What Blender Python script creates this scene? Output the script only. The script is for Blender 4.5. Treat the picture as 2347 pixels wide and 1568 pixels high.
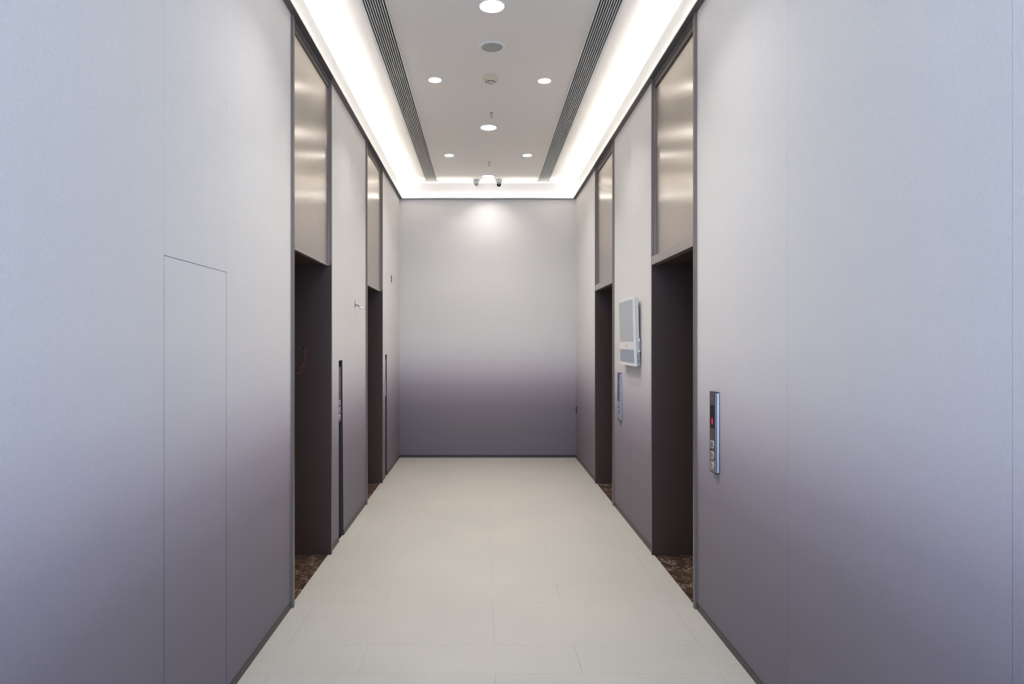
import bpy, bmesh, math, random
from mathutils import Vector, Matrix
PI = math.pi
S = bpy.context.scene
C = S.collection
for o in list(bpy.data.objects): bpy.data.objects.remove(o)
random.seed(4)

# ------------------------------------------------------------------ camera, world, exposure
CAMH = 1.767
cd = bpy.data.cameras.new('camera'); cam = bpy.data.objects.new('camera', cd); C.objects.link(cam)
cam.location = (0, 0, CAMH); cam.rotation_euler = (PI/2, 0, 0)
cd.sensor_width = 36; cd.lens = 1500/2347*36
cd.shift_x = (1173.5-1107.5)/2347; cd.shift_y = 0
cd.clip_start = .05
S.camera = cam
S.view_settings.view_transform = 'Standard'; S.view_settings.look = 'None'
S.view_settings.gamma = 1; S.view_settings.use_curve_mapping = False
S.view_settings.exposure = 1.97
LED_STRENGTH = 29.0       # cove strips
DISC_STRENGTH = 12.0       # glow of the lamp diffusers themselves
BIG_WATTS = 3.9; SMALL_WATTS = 2.1      # downward beam of large and small downlights
SPREAD = 110
DAY_STRENGTH = 1.05        # daylight reaching the open end of the lobby
w = bpy.data.worlds.new('world'); S.world = w; w.use_nodes = True
bg = w.node_tree.nodes['Background']; bg.inputs[0].default_value = (.48, .67, 1.0, 1); bg.inputs[1].default_value = DAY_STRENGTH

# ------------------------------------------------------------------ room numbers (metres; +y is into the lobby)
XL, XR = -1.278, 1.415
YB = 10.0                 # back wall
YF = -0.9                 # open end behind the camera
ZW = 3.949                # underside of the cornice ledge
ZC = CAMH + 2.428         # ceiling
XM = (XL+XR)/2

# ------------------------------------------------------------------ mesh helpers
def box(bm, x0, x1, y0, y1, z0, z1, bevel=0, seg=2, mi=0):
    x0, x1 = sorted((x0, x1)); y0, y1 = sorted((y0, y1)); z0, z1 = sorted((z0, z1))
    vs = [bm.verts.new(p) for p in ((x0,y0,z0),(x1,y0,z0),(x1,y1,z0),(x0,y1,z0),(x0,y0,z1),(x1,y0,z1),(x1,y1,z1),(x0,y1,z1))]
    fs = [bm.faces.new([vs[i] for i in q]) for q in ((3,2,1,0),(4,5,6,7),(0,1,5,4),(1,2,6,5),(2,3,7,6),(3,0,4,7))]
    for f in fs: f.material_index = mi
    if bevel:
        es = list({e for f in fs for e in f.edges})
        bmesh.ops.bevel(bm, geom=es, offset=bevel, segments=seg, affect='EDGES', profile=.5)

def prism(bm, pts, a0, a1, axis='z', mi=0):
    """polygon pts extruded along axis; pts are the two other coordinates in xyz order"""
    def P(p, a):
        if axis == 'z': return (p[0], p[1], a)
        if axis == 'y': return (p[0], a, p[1])
        return (a, p[0], p[1])
    A = [bm.verts.new(P(p, a0)) for p in pts]; B = [bm.verts.new(P(p, a1)) for p in pts]
    n = len(pts); fs = [bm.faces.new(A), bm.faces.new(B[::-1])]
    for i in range(n): fs.append(bm.faces.new([A[i], B[i], B[(i+1)%n], A[(i+1)%n]]))
    for f in fs: f.material_index = mi
    bmesh.ops.recalc_face_normals(bm, faces=fs)

def lathe(bm, prof, seg=48, c=(0,0,0), close=True):
    """profile of (radius, z) revolved round the z axis"""
    rings = []
    for r, z in prof:
        if r < 1e-6: rings.append([bm.verts.new((c[0], c[1], c[2]+z))])
        else: rings.append([bm.verts.new((c[0]+r*math.cos(2*PI*k/seg), c[1]+r*math.sin(2*PI*k/seg), c[2]+z)) for k in range(seg)])
    fs = []
    for a, b in zip(rings, rings[1:]):
        for k in range(seg):
            k2 = (k+1) % seg
            if len(a) == 1 and len(b) == 1: continue
            if len(a) == 1: fs.append(bm.faces.new([a[0], b[k], b[k2]]))
            elif len(b) == 1: fs.append(bm.faces.new([a[k], b[0], a[k2]]))
            else: fs.append(bm.faces.new([a[k], b[k], b[k2], a[k2]]))
    bmesh.ops.recalc_face_normals(bm, faces=fs)
    return fs

def tube(bm, pts, r, seg=10, sub=6):
    P = [Vector(p) for p in pts]
    Q = []
    for i in range(len(P)-1):
        p0 = P[max(i-1,0)]; p1 = P[i]; p2 = P[i+1]; p3 = P[min(i+2,len(P)-1)]
        for s in range(sub):
            t = s/sub
            Q.append(.5*((2*p1)+(p2-p0)*t+(2*p0-5*p1+4*p2-p3)*t*t+(3*p1-p0-3*p2+p3)*t**3))
    Q.append(P[-1])
    up = Vector((.3,.5,.8)).normalized(); rings = []
    for i, q in enumerate(Q):
        d = (Q[min(i+1,len(Q)-1)]-Q[max(i-1,0)]).normalized()
        a = d.cross(up).normalized(); b = d.cross(a).normalized(); up = b.cross(d).normalized() if False else up
        rings.append([bm.verts.new(q + r*(a*math.cos(2*PI*k/seg)+b*math.sin(2*PI*k/seg))) for k in range(seg)])
    fs = []
    for a, b in zip(rings, rings[1:]):
        for k in range(seg): fs.append(bm.faces.new([a[k], a[(k+1)%seg], b[(k+1)%seg], b[k]]))
    fs.append(bm.faces.new(rings[0])); fs.append(bm.faces.new(rings[-1]))
    bmesh.ops.recalc_face_normals(bm, faces=fs)

def obj(name, bm, mats, parent=None, smooth=False, loc=None):
    me = bpy.data.meshes.new(name); bm.normal_update(); bm.to_mesh(me); bm.free()
    if not isinstance(mats, (list, tuple)): mats = [mats]
    for m in mats: me.materials.append(m)
    if smooth:
        me.polygons.foreach_set('use_smooth', [True]*len(me.polygons))
        me.set_sharp_from_angle(angle=math.radians(32))
    o = bpy.data.objects.new(name, me); C.objects.link(o)
    if parent: o.parent = parent
    if loc: o.location = loc
    return o

def tag(o, label=None, cat=None, group=None, kind=None):
    if label: o['label'] = label
    if cat: o['category'] = cat
    if group: o['group'] = group
    if kind: o['kind'] = kind
    return o

def thing(name, label, cat, loc, rz=0, group=None, kind=None):
    o = bpy.data.objects.new(name, None); C.objects.link(o)
    o.empty_display_size = .1; o.location = loc; o.rotation_euler = (0, 0, rz)
    return tag(o, label, cat, group, kind)

def copy_tree(o, parent=None):
    c = o.copy(); C.objects.link(c); c.parent = parent
    for ch in o.children: copy_tree(ch, c)
    return c

def BM(): return bmesh.new()

# ------------------------------------------------------------------ materials
def mat(name, col, rough=.5, metal=0, spec=.5, emit=None, strength=0, aniso=0):
    m = bpy.data.materials.new(name); m.use_nodes = True
    b = m.node_tree.nodes['Principled BSDF']
    b.inputs['Base Color'].default_value = (*col, 1); b.inputs['Roughness'].default_value = rough
    b.inputs['Metallic'].default_value = metal; b.inputs['Specular IOR Level'].default_value = spec
    b.inputs['Anisotropic'].default_value = aniso
    if emit:
        b.inputs['Emission Color'].default_value = (*emit, 1); b.inputs['Emission Strength'].default_value = strength
    return m

class N:
    def __init__(s, m): s.t = m.node_tree; s.b = s.t.nodes['Principled BSDF']
    def n(s, typ, **kw):
        x = s.t.nodes.new(typ)
        for k, v in kw.items():
            if k in x.inputs.keys(): x.inputs[k].default_value = v
            else: setattr(x, k, v)
        return x
    def l(s, a, b): s.t.links.new(a, b)
    def pos(s, scale=(1,1,1)):
        g = s.n('ShaderNodeNewGeometry'); mp = s.n('ShaderNodeMapping'); mp.inputs['Scale'].default_value = scale
        s.l(g.outputs['Position'], mp.inputs['Vector']); return mp.outputs[0]
    def ramp(s, fac, stops):
        r = s.n('ShaderNodeValToRGB'); e = r.color_ramp.elements
        while len(e) < len(stops): e.new(.5)
        for x, (p, c) in zip(e, stops): x.position = p; x.color = (*c, 1)
        s.l(fac, r.inputs[0]); return r.outputs[0]
    def mix(s, a, b, fac, mode='MIX'):
        x = s.n('ShaderNodeMix', data_type='RGBA', blend_type=mode)
        if isinstance(fac, (int, float)): x.inputs[0].default_value = fac
        else: s.l(fac, x.inputs[0])
        for i, v in ((6, a), (7, b)):
            if isinstance(v, tuple): x.inputs[i].default_value = (*v, 1)
            else: s.l(v, x.inputs[i])
        return x.outputs[2]
    def bump(s, h, strength, dist):
        b = s.n('ShaderNodeBump', Strength=strength, Distance=dist); s.l(h, b.inputs['Height']); s.l(b.outputs[0], s.b.inputs['Normal'])

def m_wallpaper():
    """printed wall covering: pale warm grey that is dyed into plum grey towards the bottom"""
    m = mat('ombre_wallpaper', (.6,.6,.6), .6, 0, .3); k = N(m)
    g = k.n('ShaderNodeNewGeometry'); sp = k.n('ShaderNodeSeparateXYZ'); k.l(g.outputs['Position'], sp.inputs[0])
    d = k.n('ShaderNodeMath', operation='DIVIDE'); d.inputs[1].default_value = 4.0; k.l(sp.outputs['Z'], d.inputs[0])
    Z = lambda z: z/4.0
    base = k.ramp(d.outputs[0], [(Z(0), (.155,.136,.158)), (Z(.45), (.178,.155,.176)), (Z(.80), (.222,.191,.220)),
        (Z(1.08), (.322,.285,.325)), (Z(1.32), (.475,.437,.470)), (Z(1.52), (.570,.545,.555)), (Z(1.78), (.635,.612,.600)), (Z(2.7), (.69,.668,.645)), (Z(3.9), (.73,.70,.675))])  # paler upper stops stand in for light on the high walls
    n1 = k.n('ShaderNodeTexNoise', Scale=1.0, Detail=2.0); k.l(k.pos((260, 260, 900)), n1.inputs['Vector'])
    n2 = k.n('ShaderNodeTexNoise', Scale=1.0, Detail=2.0); k.l(k.pos((700, 700, 120)), n2.inputs['Vector'])
    a = k.n('ShaderNodeMath', operation='ADD'); k.l(n1.outputs[0], a.inputs[0]); k.l(n2.outputs[0], a.inputs[1])
    h = k.n('ShaderNodeMath', operation='MULTIPLY'); h.inputs[1].default_value = .5; k.l(a.outputs[0], h.inputs[0])
    tex = k.ramp(h.outputs[0], [(.36, (.96,.96,.96)), (.64, (1.16,1.16,1.16))])
    k.l(k.mix(base, tex, 1.0, 'MULTIPLY'), k.b.inputs['Base Color'])
    k.bump(h.outputs[0], .25, .0008)
    return m

def m_floor():
    m = mat('linen_floor_tile', (.5,.5,.5), .5, 0, .35); k = N(m)
    n1 = k.n('ShaderNodeTexNoise', Scale=1.0, Detail=3.0); k.l(k.pos((28, 420, 1)), n1.inputs['Vector'])
    n2 = k.n('ShaderNodeTexNoise', Scale=1.0, Detail=3.0); k.l(k.pos((420, 40, 1)), n2.inputs['Vector'])
    n3 = k.n('ShaderNodeTexNoise', Scale=1.3, Detail=4.0); k.l(k.pos(), n3.inputs['Vector'])
    a = k.n('ShaderNodeMath', operation='ADD'); k.l(n1.outputs[0], a.inputs[0]); k.l(n2.outputs[0], a.inputs[1])
    h = k.n('ShaderNodeMath', operation='MULTIPLY'); h.inputs[1].default_value = .5; k.l(a.outputs[0], h.inputs[0])
    tex = k.ramp(h.outputs[0], [(.36, (.405,.381,.334)), (.64, (.468,.442,.392))])
    pat = k.ramp(n3.outputs[0], [(.3, (.95,.955,.96)), (.7, (1.03,1.025,1.02))])
    k.l(k.mix(tex, pat, 1.0, 'MULTIPLY'), k.b.inputs['Base Color'])
    k.bump(h.outputs[0], .2, .0006)
    return m

def m_marble():
    m = mat('brown_marble', (.1,.07,.05), .14, 0, .5); k = N(m)
    w1 = k.n('ShaderNodeTexNoise', Scale=4.0, Detail=6.0); k.l(k.pos(), w1.inputs['Vector'])
    v = k.n('ShaderNodeVectorMath', operation='MULTIPLY_ADD'); k.l(w1.outputs['Color'], v.inputs[0]); v.inputs[1].default_value = (.45,.45,.45); k.l(k.pos((1,1,1)), v.inputs[2])
    n1 = k.n('ShaderNodeTexNoise', Scale=24.0, Detail=8.0, Roughness=.7); k.l(v.outputs[0], n1.inputs['Vector'])
    base = k.ramp(n1.outputs[0], [(.32, (.016,.009,.007)), (.48, (.055,.032,.021)), (.60, (.13,.08,.052)), (.75, (.21,.135,.09))])
    vo = k.n('ShaderNodeTexVoronoi', Scale=22.0, feature='DISTANCE_TO_EDGE'); k.l(v.outputs[0], vo.inputs['Vector'])
    vein = k.ramp(vo.outputs['Distance'], [(0, (1,1,1)), (.018, (.5,.5,.5)), (.04, (0,0,0))])
    n4 = k.n('ShaderNodeTexNoise', Scale=7.0, Detail=3.0); k.l(k.pos((1.3,1.1,1)), n4.inputs['Vector'])
    msk = k.ramp(n4.outputs[0], [(.48, (0,0,0)), (.62, (1,1,1))])
    vm = k.mix(vein, msk, 1.0, 'MULTIPLY')
    k.l(k.mix(base, (.74,.64,.55), vm), k.b.inputs['Base Color'])
    return m

def m_brushed(name, col, rough, metal=1.0, aniso=.75, grain=(90, 90, 1.2), amt=.10, wave=0):
    m = mat(name, col, rough, metal, .5, aniso=aniso); k = N(m)
    n1 = k.n('ShaderNodeTexNoise', Scale=1.0, Detail=5.0); k.l(k.pos((grain[0]*6, grain[1]*6, grain[2])), n1.inputs['Vector'])
    t = k.ramp(n1.outputs[0], [(.3, tuple(c*(1-amt) for c in col)), (.7, tuple(min(1, c*(1+amt)) for c in col))])
    k.l(t, k.b.inputs['Base Color'])
    tg = k.n('ShaderNodeTangent', direction_type='RADIAL', axis='Z'); k.l(tg.outputs[0], k.b.inputs['Tangent'])
    if wave:
        n2 = k.n('ShaderNodeTexNoise', Scale=1.0, Detail=1.0); k.l(k.pos((1.6, 1.6, 1.1)), n2.inputs['Vector'])
        k.bump(n2.outputs[0], wave, .01)
    return m

def m_speckle(name, col, rough, spec=.4, amt=.05, scale=300, metal=0):
    m = mat(name, col, rough, metal, spec); k = N(m)
    n1 = k.n('ShaderNodeTexNoise', Scale=scale, Detail=2.0); k.l(k.pos(), n1.inputs['Vector'])
    k.l(k.ramp(n1.outputs[0], [(.3, tuple(c*(1-amt) for c in col)), (.7, tuple(min(1, c*(1+amt)) for c in col))]), k.b.inputs['Base Color'])
    return m

WP = m_wallpaper(); FL = m_floor(); MB = m_marble()
CEIL = m_speckle('ceiling_paint', (.86,.815,.765), .75, .2, .012, 60)
COVE = m_speckle('dimmed_cove_paint', (.50,.495,.485), .75, .2, .01, 60)  # white band, colour darkened in place of weaker light
BRONZE = m_brushed('brushed_bronze_panel', (.60,.54,.48), .24, 1.0, .8, wave=.25)
TRIM = m_brushed('bronze_trim_metal', (.215,.180,.160), .45, .45, .3, amt=.06)
LEDGE = m_speckle('dark_cornice_metal', (.135,.122,.118), .45, .4, .05, 200, .3)
LIP = mat('pale_lip_metal', (.70,.68,.66), .35, .6)
JAMB = m_brushed('dark_bronze_jamb', (.066,.041,.033), .45, .3, .3, amt=.12)
BASEB = m_speckle('dark_skirting_metal', (.075,.066,.060), .4, .4, .08, 120, .5)
LEAF = m_brushed('lift_door_steel', (.30,.26,.235), .28, 1.0, .6)
SEAMD = mat('seam_edge', (.035,.028,.023), .6)
DARK = mat('dark_cavity', (.035,.030,.032), .7)
ALU = m_brushed('anodised_aluminium', (.36,.36,.375), .30, 1.0, .3, amt=.04)
BLACKP = m_speckle('black_plastic', (.02,.02,.022), .35, .5, .1, 400)
FACE = m_brushed('dark_bronze_faceplate', (.150,.130,.126), .36, .45, .4, amt=.05)
FACE2 = m_brushed('pale_bronze_faceplate', (.30,.265,.24), .36, .5, .4, amt=.05)
GLASSB = mat('black_display_glass', (.012,.009,.010), .08, 0, .5)
GREYG = mat('grey_display_glass', (.075,.075,.082), .12, 0, .6)
CHROME = mat('satin_chrome', (.82,.80,.78), .28, .45)
REDLED = mat('red_indicator', (.5,.01,.03), .4, emit=(1,.02,.06), strength=.22)
WHITEP = m_speckle('white_plastic', (.64,.63,.61), .4, .5, .02, 150)
CREAM = m_speckle('cream_plastic', (.68,.60,.44), .45, .4, .03, 150)
BEIGEP = m_speckle('beige_plastic', (.66,.62,.57), .5, .4, .03, 150)
RINGW = m_speckle('white_lamp_ring', (.80,.79,.78), .4, .4, .01, 150)
GREYFAB = m_speckle('grey_speaker_mesh', (.42,.42,.39), .6, .3, .25, 900)
GRILLW = m_speckle('painted_grille', (.80,.775,.75), .45, .4, .02, 200)
BLACKV = mat('black_void', (.006,.006,.006), .9)
SCREEN = mat('screen_grey_reflection', (.42,.44,.47), .22, 0, .5)  # switched-off screen, its pale reflection put into the base colour
SCREEN2 = mat('screen_blue_grey_reflection', (.30,.32,.40), .16, 0, .6)  # lower screen, also off, with the reflection in its colour
WHITEF = m_speckle('glossy_white_frame', (.76,.76,.74), .28, .5, .01, 200)
ORANGE = mat('pale_orange_print', (.72,.50,.28), .5)
RUBBER = mat('wire_sheath', (.05,.045,.04), .5)
REDW = mat('red_wire_sheath', (.24,.07,.065), .45)
PALEW = mat('white_wire_sheath', (.7,.66,.6), .5)
STEEL = mat('steel', (.45,.43,.41), .3, .9)
LED = mat('led_strip', (.9,.9,.9), .5, emit=(1,.985,.955), strength=LED_STRENGTH)
LBIG = mat('large_lamp_diffuser', (.9,.9,.9), .5, emit=(1,.975,.94), strength=DISC_STRENGTH)
LDIM = mat('dimmed_lamp_diffuser', (.9,.9,.9), .5, emit=(1,.975,.94), strength=.9)
LSMALL = mat('small_lamp_diffuser', (.9,.9,.9), .5, emit=(1,.975,.94), strength=DISC_STRENGTH)

# ------------------------------------------------------------------ floor
FXL, FXR = XL-.011, XR+.004
bm = BM()
box(bm, FXL, FXR, -3.0, YB+.1, -.12, -.0014, mi=1)
box(bm, XL-.8, XR+.8, -3.0, YB+.15, -.14, -.03)  # unseen wider slab, added to block light from under the walls
rows = []; y = 3.487; tall = False
while y < YB: h = .62 if tall else .333; rows.append((y, y+h, tall)); y += h; tall = not tall
y = 3.487; tall = True
while y > -3: h = .62 if tall else .333; rows.append((y-h, y, tall)); y -= h; tall = not tall
G = .0011
for y0, y1, tall in rows:
    y0 = max(y0, -3); y1 = min(y1, YB+.1)
    xs = sorted([FXL, FXR] + [s for s in ([.064-1.2, .064, .064+1.2] if tall else [.53-1.2, .53]) if FXL < s < FXR])
    for a, b in zip(xs, xs[1:]): box(bm, a+(G if a > FXL else 0), b-(G if b < FXR else 0), y0+G*.4, y1-G*.4, -.0020, 0)
tag(obj('floor', bm, [FL, mat('grey_grout', (.31,.295,.265), .8)]), 'pale beige linen-textured tile floor of the lift lobby', 'floor', kind='structure')

# ------------------------------------------------------------------ walls
DOOR_L = [(4.345, 4.375, 5.436, 5.458), (7.105, 7.140, 8.196, 8.218)]   # near frame, opening from, opening to, far frame end
DOOR_R = [(4.327, 4.360, 5.425, 5.447), (7.055, 7.090, 8.174, 8.196)]
SK = .003; BBH = .042
def wall_piece(bm, side, y0, y1, z0=0, z1=ZC, gap0=0, gap1=0):
    """solid wall with a 3 mm covering on its face; gaps leave a fine seam in the covering"""
    X = XL if side < 0 else XR; s = side
    box(bm, X+s*.14, X+s*SK, y0, y1, z0, z1)
    box(bm, X+s*SK, X, y0+gap0, y1-gap1, z0, z1)
SEAM = .0011
def skin_wall(name, side, label, build):
    bm = BM(); build(bm)
    X = XL if side < 0 else XR
    box(bm, X+side*.70, X+side*.62, YF, YB+.1, 0, ZC)        # unseen backing, added to stop light leaking through the gaps
    return tag(obj(name, bm, WP), label, 'wall', kind='structure')

SLOT = [(5.790, 5.940), (8.540, 8.675)]
ACC = (2.622, 3.257, 2.113)
def left_build(bm):
    s = -1
    wall_piece(bm, s, YF, ACC[0]-.003, 0, ACC[2]+.003)
    wall_piece(bm, s, YF, ACC[0]-.003, ACC[2]+.003, ZC, gap1=SEAM)
    box(bm, XL-.14, XL-.03, ACC[0]-.003, ACC[1]+.0015, 0, ACC[2]+.003)     # behind the access door
    wall_piece(bm, s, ACC[0]-.003, ACC[1]+.0015, ACC[2]+.0025, ZC, gap0=SEAM, gap1=SEAM)
    wall_piece(bm, s, ACC[1]+.0015, DOOR_L[0][0], 0, ZC)
    # pier between the two doors with the narrow channel of the call panel
    for (d0, d1, seams) in ((DOOR_L[0][3], DOOR_L[1][0], [6.27]), (DOOR_L[1][3], YB, [])):
        sl = SLOT[0] if d0 < 7 else SLOT[1]
        wall_piece(bm, s, d0, sl[0])
        wall_piece(bm, s, sl[0], sl[1], 1.603, ZC)
        box(bm, XL-.14, XL-.040, sl[0], sl[1]+.06, 0, 1.603)
        flare = .050 if d0 < 7 else .012
        end = seams[0] if seams else d1
        prism(bm, [(sl[1]+flare, 0), (end, 0), (end, 1.603), (sl[1], 1.603)], XL-.040, XL, 'x')
        wall_piece(bm, s, sl[1], end, 1.603, ZC, gap1=SEAM if seams else 0)
        box(bm, XL-.14, XL-.040, sl[1]+.06, end, 0, 1.603)
        if seams: wall_piece(bm, s, end, d1, gap0=SEAM)
    for d in DOOR_L: box(bm, XL-.14, XL-.09, d[0], d[3], 2.45, ZC)
WL = skin_wall('wall_left', -1, 'left wall covered in pale grey wallpaper fading to plum grey at the bottom', left_build)
def right_build(bm):
    s = 1
    ys = [YF, 1.75, 3.047, DOOR_R[0][0]]
    for i, (a, b) in enumerate(zip(ys, ys[1:])): wall_piece(bm, s, a, b, gap0=SEAM if i else 0, gap1=SEAM if i < 2 else 0)
    wall_piece(bm, s, DOOR_R[0][3], 6.27, gap1=SEAM); wall_piece(bm, s, 6.27, DOOR_R[1][0], gap0=SEAM)
    wall_piece(bm, s, DOOR_R[1][3], YB)
    for d in DOOR_R: box(bm, XR+.14, XR+.09, d[0], d[3], 2.50, ZC)
WR = skin_wall('wall_right', 1, 'right wall covered in pale grey wallpaper fading to plum grey at the bottom', right_build)
bm = BM()
box(bm, XL-.8, XR+.8, YB+SK, YB+.15, 0, ZC)
box(bm, XL, .063-.002, YB, YB+SK, 0, ZC); box(bm, .063+.002, XR, YB, YB+SK, 0, ZC)
tag(obj('wall_back', bm, WP), 'end wall of the lobby in the same fading wallpaper, with a centre seam', 'wall', kind='structure')

# dark reveal of the call-panel channels in the left wall
bm = BM()
for sl, fl in ((SLOT[0], .05), (SLOT[1], .012)):
    box(bm, XL-.0395, XL-.037, sl[0]+.0005, sl[1]+.0, 0.0, 1.6025)
    box(bm, XL-.037, XL-.001, sl[0]+.0005, sl[0]+.004, 0, 1.6025)
    prism(bm, [(sl[1]+fl-.003, 0), (sl[1]+fl-.0003, 0), (sl[1]-.0003, 1.602), (sl[1]-.003, 1.602)], XL-.037, XL-.001, 'x')
    prism(bm, [(sl[1]-.001, 0), (sl[1]+fl-.0005, 0), (sl[1]-.001, 1.602)], XL-.0395, XL-.037, 'x')
    box(bm, XL-.037, XL-.001, sl[0]+.004, sl[1]-.003, 1.5995, 1.6025)
obj('channel_lining', bm, DARK, WL)

# access door hidden in the wallpaper
d1 = thing('door_1', 'flush access door hidden in the left wallpaper, outlined by a thin dark gap', 'door', (XL, ACC[0], 0), kind='structure')
bm = BM(); box(bm, -.026, 0, .0045, ACC[1]-ACC[0]-.005, .012, ACC[2], .0008, 1); obj('door_leaf', bm, WP, d1)
bm = BM()
W = ACC[1]-ACC[0]
box(bm, -.029, -.004, -.0028, .0044, .0, ACC[2]+.002); box(bm, -.029, -.005, W-.0048, W+.0013, 0, ACC[2]+.002); box(bm, -.029, -.0045, -.002, W+.001, ACC[2]+.0003, ACC[2]+.0023)
obj('door_edge', bm, SEAMD, d1)

# ceiling
bm = BM()
box(bm, XL-.8, XR+.8, YF, YB+.15, ZC, ZC+.12)
tag(obj('ceiling', bm, CEIL), 'flat off-white lobby ceiling with lamps and slot grilles', 'ceiling', kind='structure')
# band of the wall above the cornice, its paint darkened for weaker light
bm = BM()
box(bm, XL-.001, XL+.002, YF, YB, ZW+.012, ZC); obj('cove_band', bm, COVE, WL)
bm = BM(); box(bm, XR-.002, XR+.001, YF, YB, ZW+.012, ZC); obj('cove_band', bm, COVE, WR)
bm = BM(); box(bm, XL+.002, XR-.002, YB-.002, YB+.001, ZW+.012, ZC); obj('cove_band', bm, COVE, bpy.data.objects['wall_back'])

# cornice ledges that carry the cove light
LP = .046
def ledge(name, lab, a, b, side):
    t = thing(name, lab, 'trim', (0, 0, ZW), kind='structure')
    bm = BM(); bl = BM(); bs = BM()
    if side in (-1, 1):
        X = XL if side < 0 else XR; s = -side
        box(bm, X, X+s*LP, a, b, 0, .004)
        box(bl, X+s*(LP-.0025), X+s*(LP+.0003), a, b, .001, .0168)
        box(bs, X+s*.021, X+s*.030, a+.05, b-.05, .0042, .0050)
    else:
        box(bm, XL+LP, XR-LP, YB-LP, YB, 0, .004)
        box(bl, XL+LP, XR-LP, YB-LP-.0003, YB-LP+.0025, .001, .0168)
        box(bs, XL+.06, XR-.06, YB-.030, YB-.021, .0042, .0050)
    obj('ledge', bm, LEDGE, t); obj('lip', bl, LIP, t); obj('light_strip', bs, LED, t)
ledge('trim_1', 'dark metal cornice ledge with cove light along the left wall', YF, YB, -1)
ledge('trim_2', 'dark metal cornice ledge with cove light along the right wall', YF, YB, 1)
ledge('trim_3', 'dark metal cornice ledge with cove light across the end wall', 0, 0, 0)

# skirting
def skirting(name, lab, segs, side):
    bm = BM()
    for a, b in segs:
        if side: 
            X = XL if side < 0 else XR; s = -side
            box(bm, X, X+s*.004, a, b, 0, BBH-.007); box(bm, X, X+s*.0055, a, b, BBH-.005, BBH)
        else:
            box(bm, XL+.006, XR-.006, YB-.004, YB, 0, BBH-.007); box(bm, XL+.006, XR-.006, YB-.0055, YB, BBH-.005, BBH)
    tag(obj(name, bm, BASEB), lab, 'baseboard', kind='structure')
skirting('baseboard_left', 'low dark metal skirting along the left wall', [(YF, ACC[0]-.003), (ACC[0]+.0005, ACC[1]), (ACC[1]+.002, DOOR_L[0][0]), (DOOR_L[0][3], SLOT[0][0]), (SLOT[0][1]+.05, DOOR_L[1][0]), (DOOR_L[1][3], SLOT[1][0]), (SLOT[1][1]+.012, YB)], -1)
skirting('baseboard_right', 'low dark metal skirting along the right wall', [(YF, DOOR_R[0][0]), (DOOR_R[0][3], DOOR_R[1][0]), (DOOR_R[1][3], YB)], 1)
skirting('baseboard_back', 'low dark metal skirting along the end wall', [(0, 0)], 0)

# ------------------------------------------------------------------ lift doorways
# local axes: origin on the wall face at the near frame edge, +x points out into the lobby for the left wall
def lift_door(name, lab, side, d, fascia):
    X = XL if side < 0 else XR
    t = thing(name, lab, 'elevator doorway', (X, 0, 0), kind='structure')
    s = -side                                   # direction into the lobby
    PR = .018; y0, y1, y2, y3 = d
    for (a, b, proud) in ((y0, y1, PR), (y2, y3, PR)):
        bm = BM(); box(bm, -s*.03, s*proud, a, b, 0, ZW, .0015, 1); obj('door_frame', bm, TRIM, t)
    ZS = 2.402 if side < 0 else 2.405
    # head frame: two stepped bars under the cornice
    bm = BM()
    box(bm, -s*.03, s*.004, y1, y2, ZW-.034, ZW); box(bm, -s*.03, -s*.002, y1, y2, ZW-.072, ZW-.036, .001, 1)
    obj('head_frame', bm, LEDGE, t)
    bm = BM()
    for zz in (ZW-.036, ZW-.074): box(bm, -s*.012, s*(.005 if zz > ZW-.05 else 0), y1+.001, y2-.001, zz-.0012, zz+.0012)
    obj('head_bead', bm, TRIM, t)
    # transom panel
    rec = .010 if side < 0 else .016
    bm = BM(); box(bm, -s*(rec+.02), -s*rec, y1+.001, y2-.012, ZS+.001, ZW-.03, .001, 1); obj('transom_panel', bm, BRONZE, t)
    bm = BM(); box(bm, -s*(rec+.02), s*.006, y2-.012, y2-.0005, ZS+.001, ZW-.03, .001, 1); obj('transom_reveal', bm, TRIM, t)
    if fascia:
        bm = BM(); box(bm, -s*.035, s*(PR+.001), y1+.0005, y2-.0005, ZS, ZS+.068, .0012, 1); obj('lintel', bm, m_lintel, t)
    else:
        bm = BM(); box(bm, -s*.035, -s*(rec-.004), y1+.0005, y2-.0005, ZS-.001, ZS+.004); obj('lintel', bm, LIP, t)
    # jambs, soffit, leaves, threshold
    DP = .47
    ins = PR-.001
    for (a, b) in ((y1-.012, y1), (y2-.001, y2+.012)):
        bm = BM(); box(bm, -s*DP, (s*ins if a > y1 else -s*.001), a, b, 0, ZS+.02); obj('jamb', bm, JAMB, t)
    bm = BM(); box(bm, -s*DP, -s*(.036), y1, y2, ZS, ZS+.02); box(bm, -s*DP, -s*.25, y1, y2, ZS-.004, ZS); obj('soffit', bm, JAMB, t)
    ym = (y1+y2)/2
    for (a, b) in ((y1+.002, ym-.002), (ym+.002, y2-.002)):
        bm = BM(); box(bm, -s*(DP+.03), -s*DP, a, b, .008, ZS-.005, .002, 1); obj('door_leaf', bm, LEAF, t)
    bm = BM(); xe = .0115 if side < 0 else .0045
    box(bm, -s*(DP+.1), -s*xe, y1-.012, y2+.0, -.02, -.0005); obj('threshold', bm, MB, t)
    return t
m_lintel = m_brushed('lintel_bronze', (.50,.455,.425), .36, .9, .3, amt=.04)
lift_door('door_2', 'nearest lift doorway in the left wall, dark opening below a bronze panel', -1, DOOR_L[0], False)
lift_door('door_3', 'farther, narrower-looking lift doorway in the left wall near the end wall', -1, DOOR_L[1], False)
lift_door('door_4', 'nearest lift doorway in the right wall, between the call panel and the wall display', 1, DOOR_R[0], True)
lift_door('door_5', 'farther lift doorway in the right wall, beyond the wall display', 1, DOOR_R[1], True)

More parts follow.
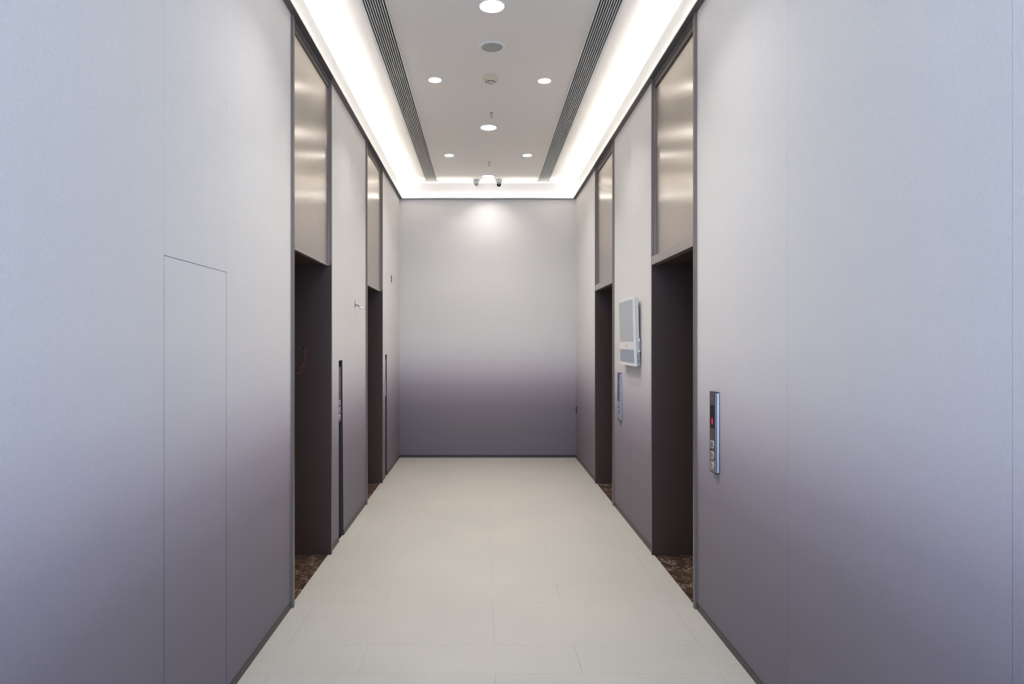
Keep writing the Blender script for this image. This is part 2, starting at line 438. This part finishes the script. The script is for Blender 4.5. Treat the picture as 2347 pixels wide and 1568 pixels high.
# ------------------------------------------------------------------ call panels (local +x out of the wall)
PH = .245
def rounded_rect(bm, x0, x1, cy, cz, hw, hh, r, n=5):
    pts = []
    for (sx, sz, a0) in ((1,1,0),(-1,1,90),(-1,-1,180),(1,-1,270)):
        for i in range(n+1):
            a = math.radians(a0+90*i/n); pts.append((cy+sx*(hw-r)+r*math.cos(a), cz+sz*(hh-r)+r*math.sin(a)))
    prism(bm, pts, x0, x1, 'x')
def call_panel(label, loc, rz, red=False, grey=True, group='lift call panels'):
    t = thing('call_panel', label, 'elevator call panel', loc, rz, group)
    zf = lambda f: PH - 2*PH*f
    pr = [(0,-.047),(.0045,-.050),(.010,-.0485),(.013,-.0475),(.019,-.0500),(.0235,-.0495),(.0245,-.0470),(.0245,.0470),(.0235,.0495),(.019,.0500),(.013,.0475),(.010,.0485),(.0045,.050),(0,.047)]
    bm = BM(); prism(bm, pr, -PH+.006, PH-.006, 'z'); obj('body', bm, ALU, t)
    for z0, z1 in ((PH-.006, PH), (-PH, -PH+.006)):
        bm = BM(); box(bm, 0, .026, -.0505, .0505, z0, z1, .0015, 1); obj('end_cap', bm, BLACKP, t)
    bm = BM(); box(bm, .020, .0262, -.0455, .0455, zf(.835), PH-.007, .0006, 1); fp = obj('faceplate', bm, FACE, t)
    bm = BM(); box(bm, .020, .0258, -.0455, .0455, -PH+.007, zf(.838), .0006, 1); f2 = obj('service_plate', bm, FACE2, t)
    bm = BM(); box(bm, .025, .0268, -.036, .036, zf(.445), zf(.165), .0004, 1); sc = obj('display', bm, GREYG if grey else GLASSB, t)
    # faint embossed mark above the display
    bm = BM(); prism(bm, [(-.006, zf(.095)), (.006, zf(.095)), (0, zf(.06))], .0262, .0264, 'x'); box(bm, .0262, .0264, -.014, .014, zf(.112), zf(.109)); obj('maker_mark', bm, FACE2, fp)
    if red:
        bm = BM(); prism(bm, [(-.015, zf(.365)), (.015, zf(.365)), (0, zf(.415))], .0268, .0270, 'x'); box(bm, .0268, .0270, -.007, .007, zf(.365), zf(.325)); obj('arrow', bm, REDLED, sc)
    for f0, f1 in ((.60, .70), (.735, .83)):
        c = (zf(f0)+zf(f1))/2; hh = (f1-f0)*PH
        bm = BM(); rounded_rect(bm, .0255, .0290, 0, c, .026, hh-.001, .012); b_ = obj('button', bm, CHROME, t, smooth=True)
        bm = BM(); rounded_rect(bm, .0285, .0296, 0, c, .0205, hh-.0065, .009); obj('button_face', bm, FACE2, b_, smooth=True)
    bm = BM(); rounded_rect(bm, .0255, .0282, 0, zf(.912), .021, .021, .020); k_ = obj('key_lock', bm, CHROME, t, smooth=True)
    bm = BM(); rounded_rect(bm, .0280, .0286, 0, zf(.912), .014, .014, .0135); obj('lock_core', bm, FACE2, k_, smooth=True)
    return t
call_panel('silver lift call panel with red arrow on the near right wall', (XR, 3.968, 1.2205), PI, red=True, grey=False)
call_panel('small silver lift call panel below the wall-mounted display', (XR, 6.728, 1.2055), PI)
call_panel('lift call unit set in the long wall slot just past the nearest left doorway', (XL-.033, 5.866, 1.298), 0)
call_panel('distant lift call unit set in the wall slot beside the left far corner', (XL-.033, 8.609, 1.298), 0)

# ------------------------------------------------------------------ wall display
t = thing('wall_display', 'pale square information display with two screens on the right wall', 'display', (XR, 6.178, 1.863), PI)
def tilt(bm, x0=.05):
    R = Matrix.Rotation(math.radians(1.6), 4, 'Y'); bmesh.ops.rotate(bm, cent=(x0, 0, 0), matrix=R, verts=bm.verts)
def dpart(name, fn, m, parent=t, smooth=False):
    bm = BM(); fn(bm); tilt(bm); return obj(name, bm, m, parent, smooth)
HW, HH = .322, .317
bm = BM(); box(bm, .0, .016, -.20, .20, -.20, .20, .002, 1); obj('wall_bracket', bm, STEEL, t)
dpart('housing', lambda b: box(b, .017, .046, -HW+.012, HW-.012, -HH+.008, HH-.012, .003, 2), BEIGEP)
fr = dpart('front_frame', lambda b: (box(b, .046, .055, -HW, HW, -HH, HH, .002, 2), box(b, .057, .066, -HW, HW, -HH, HH, .003, 2), box(b, .054, .058, -HW+.003, HW-.003, -HH+.003, HH-.003)), WHITEF)
zf = lambda f: HH-2*HH*f
dpart('upper_screen', lambda b: box(b, .064, .0668, -HW+.026, HW-.022, zf(.645), zf(.045), .0006, 1), SCREEN)
dpart('lower_screen', lambda b: box(b, .064, .0668, -HW+.026, HW-.022, zf(.950), zf(.760), .0006, 1), SCREEN2)
def lotus(b):
    zc = zf(.712)
    for a, L, wd in ((90, .034, .006), (62, .028, .0055), (118, .028, .0055), (32, .036, .005), (148, .036, .005)):
        d = Vector((math.cos(math.radians(a)), math.sin(math.radians(a)))); n = Vector((-d.y, d.x))
        c = Vector((0.0, zc-.010)); pts = [c, c+d*L*.5+n*wd, c+d*L, c+d*L*.5-n*wd]
        prism(b, [(p.x, p.y) for p in pts], .0661, .0663, 'x')
    for sx in (-1, 1):
        prism(b, [(sx*.010, zc-.006), (sx*.060, zc-.001), (sx*.085, zc+.001), (sx*.060, zc+.003), (sx*.010, zc-.001)], .0661, .0663, 'x')
    box(b, .0661, .0663, -.035, .035, zc-.020, zc-.0165)
dpart('emblem', lotus, ORANGE, fr)
# connector box and plug strip at the edge that faces the camera (local +y after the turn)
dpart('side_socket', lambda b: (box(b, .014, .042, HW-.014, HW+.004, zf(.795), zf(.60), .0015, 1),), WHITEP)
dpart('socket_slot', lambda b: box(b, .022, .028, HW+.003, HW+.0048, zf(.77), zf(.645)), SEAMD, bpy.data.objects['side_socket'])
dpart('connector_strip', lambda b: [box(b, .016, .040, HW-.014, HW+.002, zf(.82+.025*i), zf(.838+.025*i), .001, 1) for i in range(6)], STEEL)

# ------------------------------------------------------------------ loose wires, wall boxes
t = thing('loose_wire', 'short loose cable end with pale connector poking from the left wall', 'cable', (XL, 6.52, 2.13))
bm = BM(); prism(bm, [(-.010,-.022),(.010,-.022),(.012,.0),(.008,.045),(0,.052),(-.008,.045),(-.012,0)], -.0005, .0012, 'x'); obj('slit', bm, BLACKV, t)
bm = BM(); tube(bm, [(-.001,0,.005),(.010,0,.006),(.026,.002,.003),(.040,.0,-.006),(.047,0,-.014)], .0045); obj('dark_wire', bm, RUBBER, t, True)
bm = BM(); tube(bm, [(-.001,0,-.010),(.012,0,-.011),(.028,.003,-.013),(.046,0,-.020)], .0028); obj('pale_wire', bm, PALEW, t, True)
bm = BM(); tube(bm, [(.044,0,-.014),(.066,0,-.024),(.094,0,-.036)], .0095); obj('connector', bm, PALEW, t, True)
bm = BM(); tube(bm, [(.090,0,-.034),(.097,0,-.022)], .003); obj('connector_tip', bm, RUBBER, t, True)
bm = BM(); tube(bm, [(.002,0,-.02),(.003,.002,-.07),(.0025,-.002,-.13),(.003,0,-.20)], .0007, 6); obj('thread', bm, PALEW, t, True)

t = thing('loose_red_wire', 'thin red wire hanging against the dark jamb of the nearest left lift opening', 'cable', (XL-.20, 5.436, 1.72))
bm = BM(); lathe(bm, [(0,.0012),(.010,.0012),(.012,0)], 16); bmesh.ops.rotate(bm, cent=(0,0,0), matrix=Matrix.Rotation(PI/2, 4, 'X'), verts=bm.verts); bmesh.ops.translate(bm, vec=(-.01, 0, 0), verts=bm.verts); obj('wire_hole', bm, BLACKV, t)
bm = BM(); tube(bm, [(-.008,-.001,.0),(.004,-.010,-.018),(.006,-.014,-.060),(-.002,-.012,-.10),(-.018,-.008,-.145),(-.034,-.006,-.175),(-.036,-.005,-.20),(-.055,-.005,-.212),(-.078,-.004,-.215)], .0022); obj('wire', bm, REDW, t, True)

t = thing('wall_box', 'small open dark wiring box high on the left wall near the end wall', 'wall box', (XL, 9.10, 2.645))
bm = BM()
for a in ((-.047,-.043,-.05,.05),(.043,.047,-.05,.05)): box(bm, 0, .004, a[0], a[1], a[2], a[3])
box(bm, 0, .004, -.047, .047, .046, .05); box(bm, 0, .004, -.047, .047, -.05, -.046); obj('box_rim', bm, STEEL, t)
bm = BM(); box(bm, 0, .0015, -.043, .010, -.046, .046); obj('box_cavity', bm, BLACKV, t)
bm = BM(); box(bm, 0, .003, .010, .043, -.046, .046); obj('cover_flap', bm, FACE, t)
t = thing('wall_socket', 'small black socket low on the right wall beside the end wall', 'socket', (XR, 9.915, .745), PI)
bm = BM(); box(bm, 0, .009, -.042, .042, -.05, .05, .002, 1); obj('socket_plate', bm, BLACKP, t)
bm = BM(); box(bm, .009, .0105, -.026, .026, -.032, .032, .001, 1); obj('socket_insert', bm, GREYG, t)

# ------------------------------------------------------------------ ceiling fittings (local z = 0 on the ceiling)
def downlight(name, R, RO, m, label, loc, group):
    t = thing(name, label, 'ceiling light', loc, 0, group)
    bm = BM(); lathe(bm, [(RO, 0), (RO, -.003), (RO-.004, -.006), (R+.004, -.007), (R, -.004), (R, 0)], 64); obj('lamp_ring', bm, RINGW, t, True)
    bm = BM(); lathe(bm, [(R, -.0035), (0, -.0035)], 64)
    for f in bm.faces:
        if f.normal.z > 0: f.normal_flip()
    obj('diffuser', bm, m, t)
    ld = bpy.data.lights.new('lamp', 'AREA'); ld.shape = 'DISK'; ld.size = 2*R-.004; ld.spread = math.radians(SPREAD)
    ld.energy = BIG_WATTS if R > .07 else SMALL_WATTS; ld.color = (1, .975, .94)
    lo = bpy.data.objects.new('lamp', ld); C.objects.link(lo); lo.parent = t; lo.location = (0, 0, -.0045)
    return t
big = downlight('large_downlight', .085, .103, LBIG, 'large round downlight nearest the camera at the top edge', (.063, 4.724, ZC), 'large round downlights')
for (x, y, lab) in ((.061, 7.40, 'large round downlight in the middle of the ceiling, behind the first sprinkler'),
                    (.070, 9.58, 'large round downlight nearest the end wall, between the two cameras')):
    c = copy_tree(big); c.location = (x, y, ZC); c['label'] = lab
for ch in c.children:                                   # end-wall lamp turned down to soften its hot spot on wall and cameras
    if ch.type == 'LIGHT': ch.data = ch.data.copy(); ch.data.energy *= .32; ch.data.spread = math.radians(112)
    elif ch.data.materials[0] == LBIG: ch.data = ch.data.copy(); ch.data.materials[0] = LDIM
small = downlight('small_downlight', .056, .067, LSMALL, 'small round downlight left of the smoke detector', (-.446, 6.055, ZC), 'small round downlights')
for (x, y, lab) in ((.569, 6.075, 'small round downlight right of the smoke detector'),
                    (-.442, 8.50, 'far small round downlight beside the left slot grille'),
                    (.572, 8.50, 'far small round downlight beside the right slot grille'),
                    (-.446, 3.63, 'unseen small round downlight added above the entrance on the left'),  # this pair is out of view, added to light the near walls
                    (.569, 3.63, 'unseen small round downlight added above the entrance on the right')):
    c = copy_tree(small); c.location = (x, y, ZC); c['label'] = lab

t = thing('ceiling_speaker', 'round white flush ceiling speaker with grey mesh centre', 'speaker', (.0736, 5.385, ZC))
bm = BM(); lathe(bm, [(.109,0),(.109,-.003),(.104,-.008),(.092,-.0085),(.086,-.005),(.086,0)], 64); obj('speaker_ring', bm, RINGW, t, True)
bm = BM(); lathe(bm, [(.086,-.0045),(.070,-.0060),(.045,-.0072),(0,-.0078)], 64); obj('speaker_mesh', bm, GREYFAB, t, True)

t = thing('smoke_detector', 'cream round smoke detector on the ceiling behind the speaker', 'smoke detector', (.066, 5.98, ZC))
bm = BM(); lathe(bm, [(.058,0),(.061,-.006),(.062,-.030),(.058,-.040),(.045,-.043),(0,-.043)], 48); obj('detector_base', bm, CREAM, t, True)
bm = BM(); lathe(bm, [(.046,-.043),(.045,-.050),(.038,-.060),(.031,-.064),(0,-.064)], 48); hd = obj('sensor_head', bm, CREAM, t, True)
bm = BM()
for k in range(12):
    a = 2*PI*k/12+.13; c0 = Vector((math.cos(a), math.sin(a), 0)); n0 = Vector((-c0.y, c0.x, 0))
    q = [c0*.0442+n0*.0075+Vector((0,0,-.0525)), c0*.0442-n0*.0075+Vector((0,0,-.0525)), c0*.0402-n0*.0065+Vector((0,0,-.0590)), c0*.0402+n0*.0065+Vector((0,0,-.0590))]
    vs = [bm.verts.new(p+c0*.0006) for p in q]; v2 = [bm.verts.new(p-c0*.003) for p in q]
    bm.faces.new(vs); bm.faces.new(v2[::-1])
    for i in range(4): bm.faces.new([vs[i], v2[i], v2[(i+1)%4], vs[(i+1)%4]])
bmesh.ops.recalc_face_normals(bm, faces=bm.faces[:]); obj('vent_slots', bm, BLACKV, hd)
bm = BM(); lathe(bm, [(.028,-.064),(.026,-.0655),(0,-.0655)], 32); obj('sensor_cap', bm, STEEL, hd, True)
bm = BM(); box(bm, -.003, .003, -.0632, -.0605, -.024, -.019); obj('indicator', bm, RUBBER, t)

def sprinkler(label, loc):
    t = thing('fire_sprinkler', label, 'sprinkler', loc, 0, 'ceiling sprinklers')
    bm = BM(); lathe(bm, [(.019,0),(.019,-.002),(.012,-.005),(.0095,-.006),(.0095,-.014),(0,-.014)], 24); obj('escutcheon', bm, STEEL, t, True)
    for s in (-1, 1):
        bm = BM(); tube(bm, [(s*.007,0,-.012),(s*.011,0,-.022),(s*.010,0,-.036),(s*.003,0,-.048)], .0017, 8); obj('frame_arm', bm, STEEL, t, True)
    bm = BM(); lathe(bm, [(.0022,-.012),(.0030,-.020),(.0030,-.036),(.0022,-.046)], 12); obj('glass_bulb', bm, mat('sprinkler_bulb', (.45,.38,.35), .2), t, True)
    bm = BM(); lathe(bm, [(0,-.047),(.006,-.048),(.014,-.052),(.014,-.0535),(0,-.0535)], 20); obj('deflector', bm, STEEL, t, True)
    return t
sp = sprinkler('small metal sprinkler head in front of the middle large downlight', (.088, 6.93, ZC))
c = copy_tree(sp); c.location = (.082, 8.82, ZC); c['label'] = 'small metal sprinkler head in front of the farthest large downlight'

# turret cameras
def turret(label, loc, yaw, kind):
    t = thing('security_camera', label, 'security camera', loc, yaw, 'ceiling security cameras')
    bm = BM(); lathe(bm, [(.055,0),(.056,-.004),(.054,-.012),(.052,-.052),(.046,-.062),(.036,-.066),(0,-.066)], 40); obj('camera_base', bm, WHITEP, t, True)
    # the eyeball looks towards -y and down
    M = Matrix.Translation((0, -.010, -.066)) @ Matrix.Rotation(math.radians(-68), 4, 'X')   # local -z becomes the view axis
    r = .044
    prof = [(0, .040)] + [(r*math.sin(math.radians(a)), r*math.cos(math.radians(a))) for a in (25, 45, 65, 90, 110, 125)] + [(.034, -.030), (.032, -.0325), (0, -.0325)]
    bm = BM(); lathe(bm, prof, 40); bmesh.ops.transform(bm, matrix=M, verts=bm.verts); e = obj('eyeball', bm, WHITEP, t, True)
    if kind == 'twin':
        for s in (-1, 1):
            bm = BM(); lathe(bm, [(.0085, -.030), (.0085, -.0345), (.006, -.0355), (0, -.0355)], 20, c=(s*.0165, -.004, 0)); bmesh.ops.transform(bm, matrix=M, verts=bm.verts); obj('lens', bm, GLASSB, e, True)
    else:
        bm = BM(); lathe(bm, [(.033, -.030), (.033, -.0345), (.030, -.036), (0, -.036)], 40); bmesh.ops.transform(bm, matrix=M, verts=bm.verts); g = obj('lens_cover', bm, GLASSB, e, True)
        bm = BM(); box(bm, -.017, .017, .001, .0055, -.0372, -.0358, .0005, 1); bmesh.ops.transform(bm, matrix=M, verts=bm.verts); obj('lens_bar', bm, STEEL, g)
        bm = BM(); prism(bm, [(.020*math.cos(math.radians(a)), -.012+(-.013 if a > 180 else .004)*abs(math.sin(math.radians(a)))) for a in range(0, 360, 20)], -.0372, -.0358, 'z'); bmesh.ops.transform(bm, matrix=M, verts=bm.verts); obj('infrared_window', bm, WHITEP, g)
    return t
turret('left white turret camera with two small dark lenses, on the far ceiling', (-.100, 9.80, ZC), 0, 'twin')
turret('right white turret camera with one round black lens cover, on the far ceiling', (.234, 9.80, ZC), 0, 'single')

# slot grilles: local x grows towards the middle of the lobby (flipped for the right one)
def grille(label, xo, s):
    t = thing('slot_grille', label, 'air grille', (xo, 0, ZC), 0, 'linear ceiling grilles')
    L0, L1 = YF+.3, 9.80; H = .014
    X = lambda v: s*v
    bm = BM(); box(bm, X(0), X(.024), L0, L1, -H+.002, 0, .001, 1); box(bm, X(.181), X(.194), L0, L1, -H+.002, 0, .001, 1)
    box(bm, X(.0005), X(.1935), L0-.02, L0, -H+.002, 0); obj('grille_frame', bm, GRILLW, t)
    bm = BM(); box(bm, X(.0242), X(.1808), L0, L1-.002, -.002, -.0003); obj('backing', bm, BLACKV, t)
    bm = BM()
    p = (.181-.024+.0093)/9; sl = .0113
    for i in range(8):
        a = .024+sl+i*((.157-9*sl)/8+sl); box(bm, X(a), X(a+(.157-9*sl)/8), L0, L1-.004, -H+.001, -.002)
    obj('grille_bars', bm, GRILLW, t)
    bm = BM(); box(bm, X(-.002), X(.199), L1+.004, L1+.085, -.020, 0, .002, 1); box(bm, X(0), X(.196), L1-.003, L1+.003, -H-.002, 0)
    obj('end_cap', bm, m_endcap, t)
m_endcap = m_speckle('beige_end_cap', (.56,.52,.46), .6, .3, .06, 120)
grille('long slotted air grille on the left side of the ceiling', -.880, 1)
grille('long slotted air grille on the right side of the ceiling', 1.008, -1)
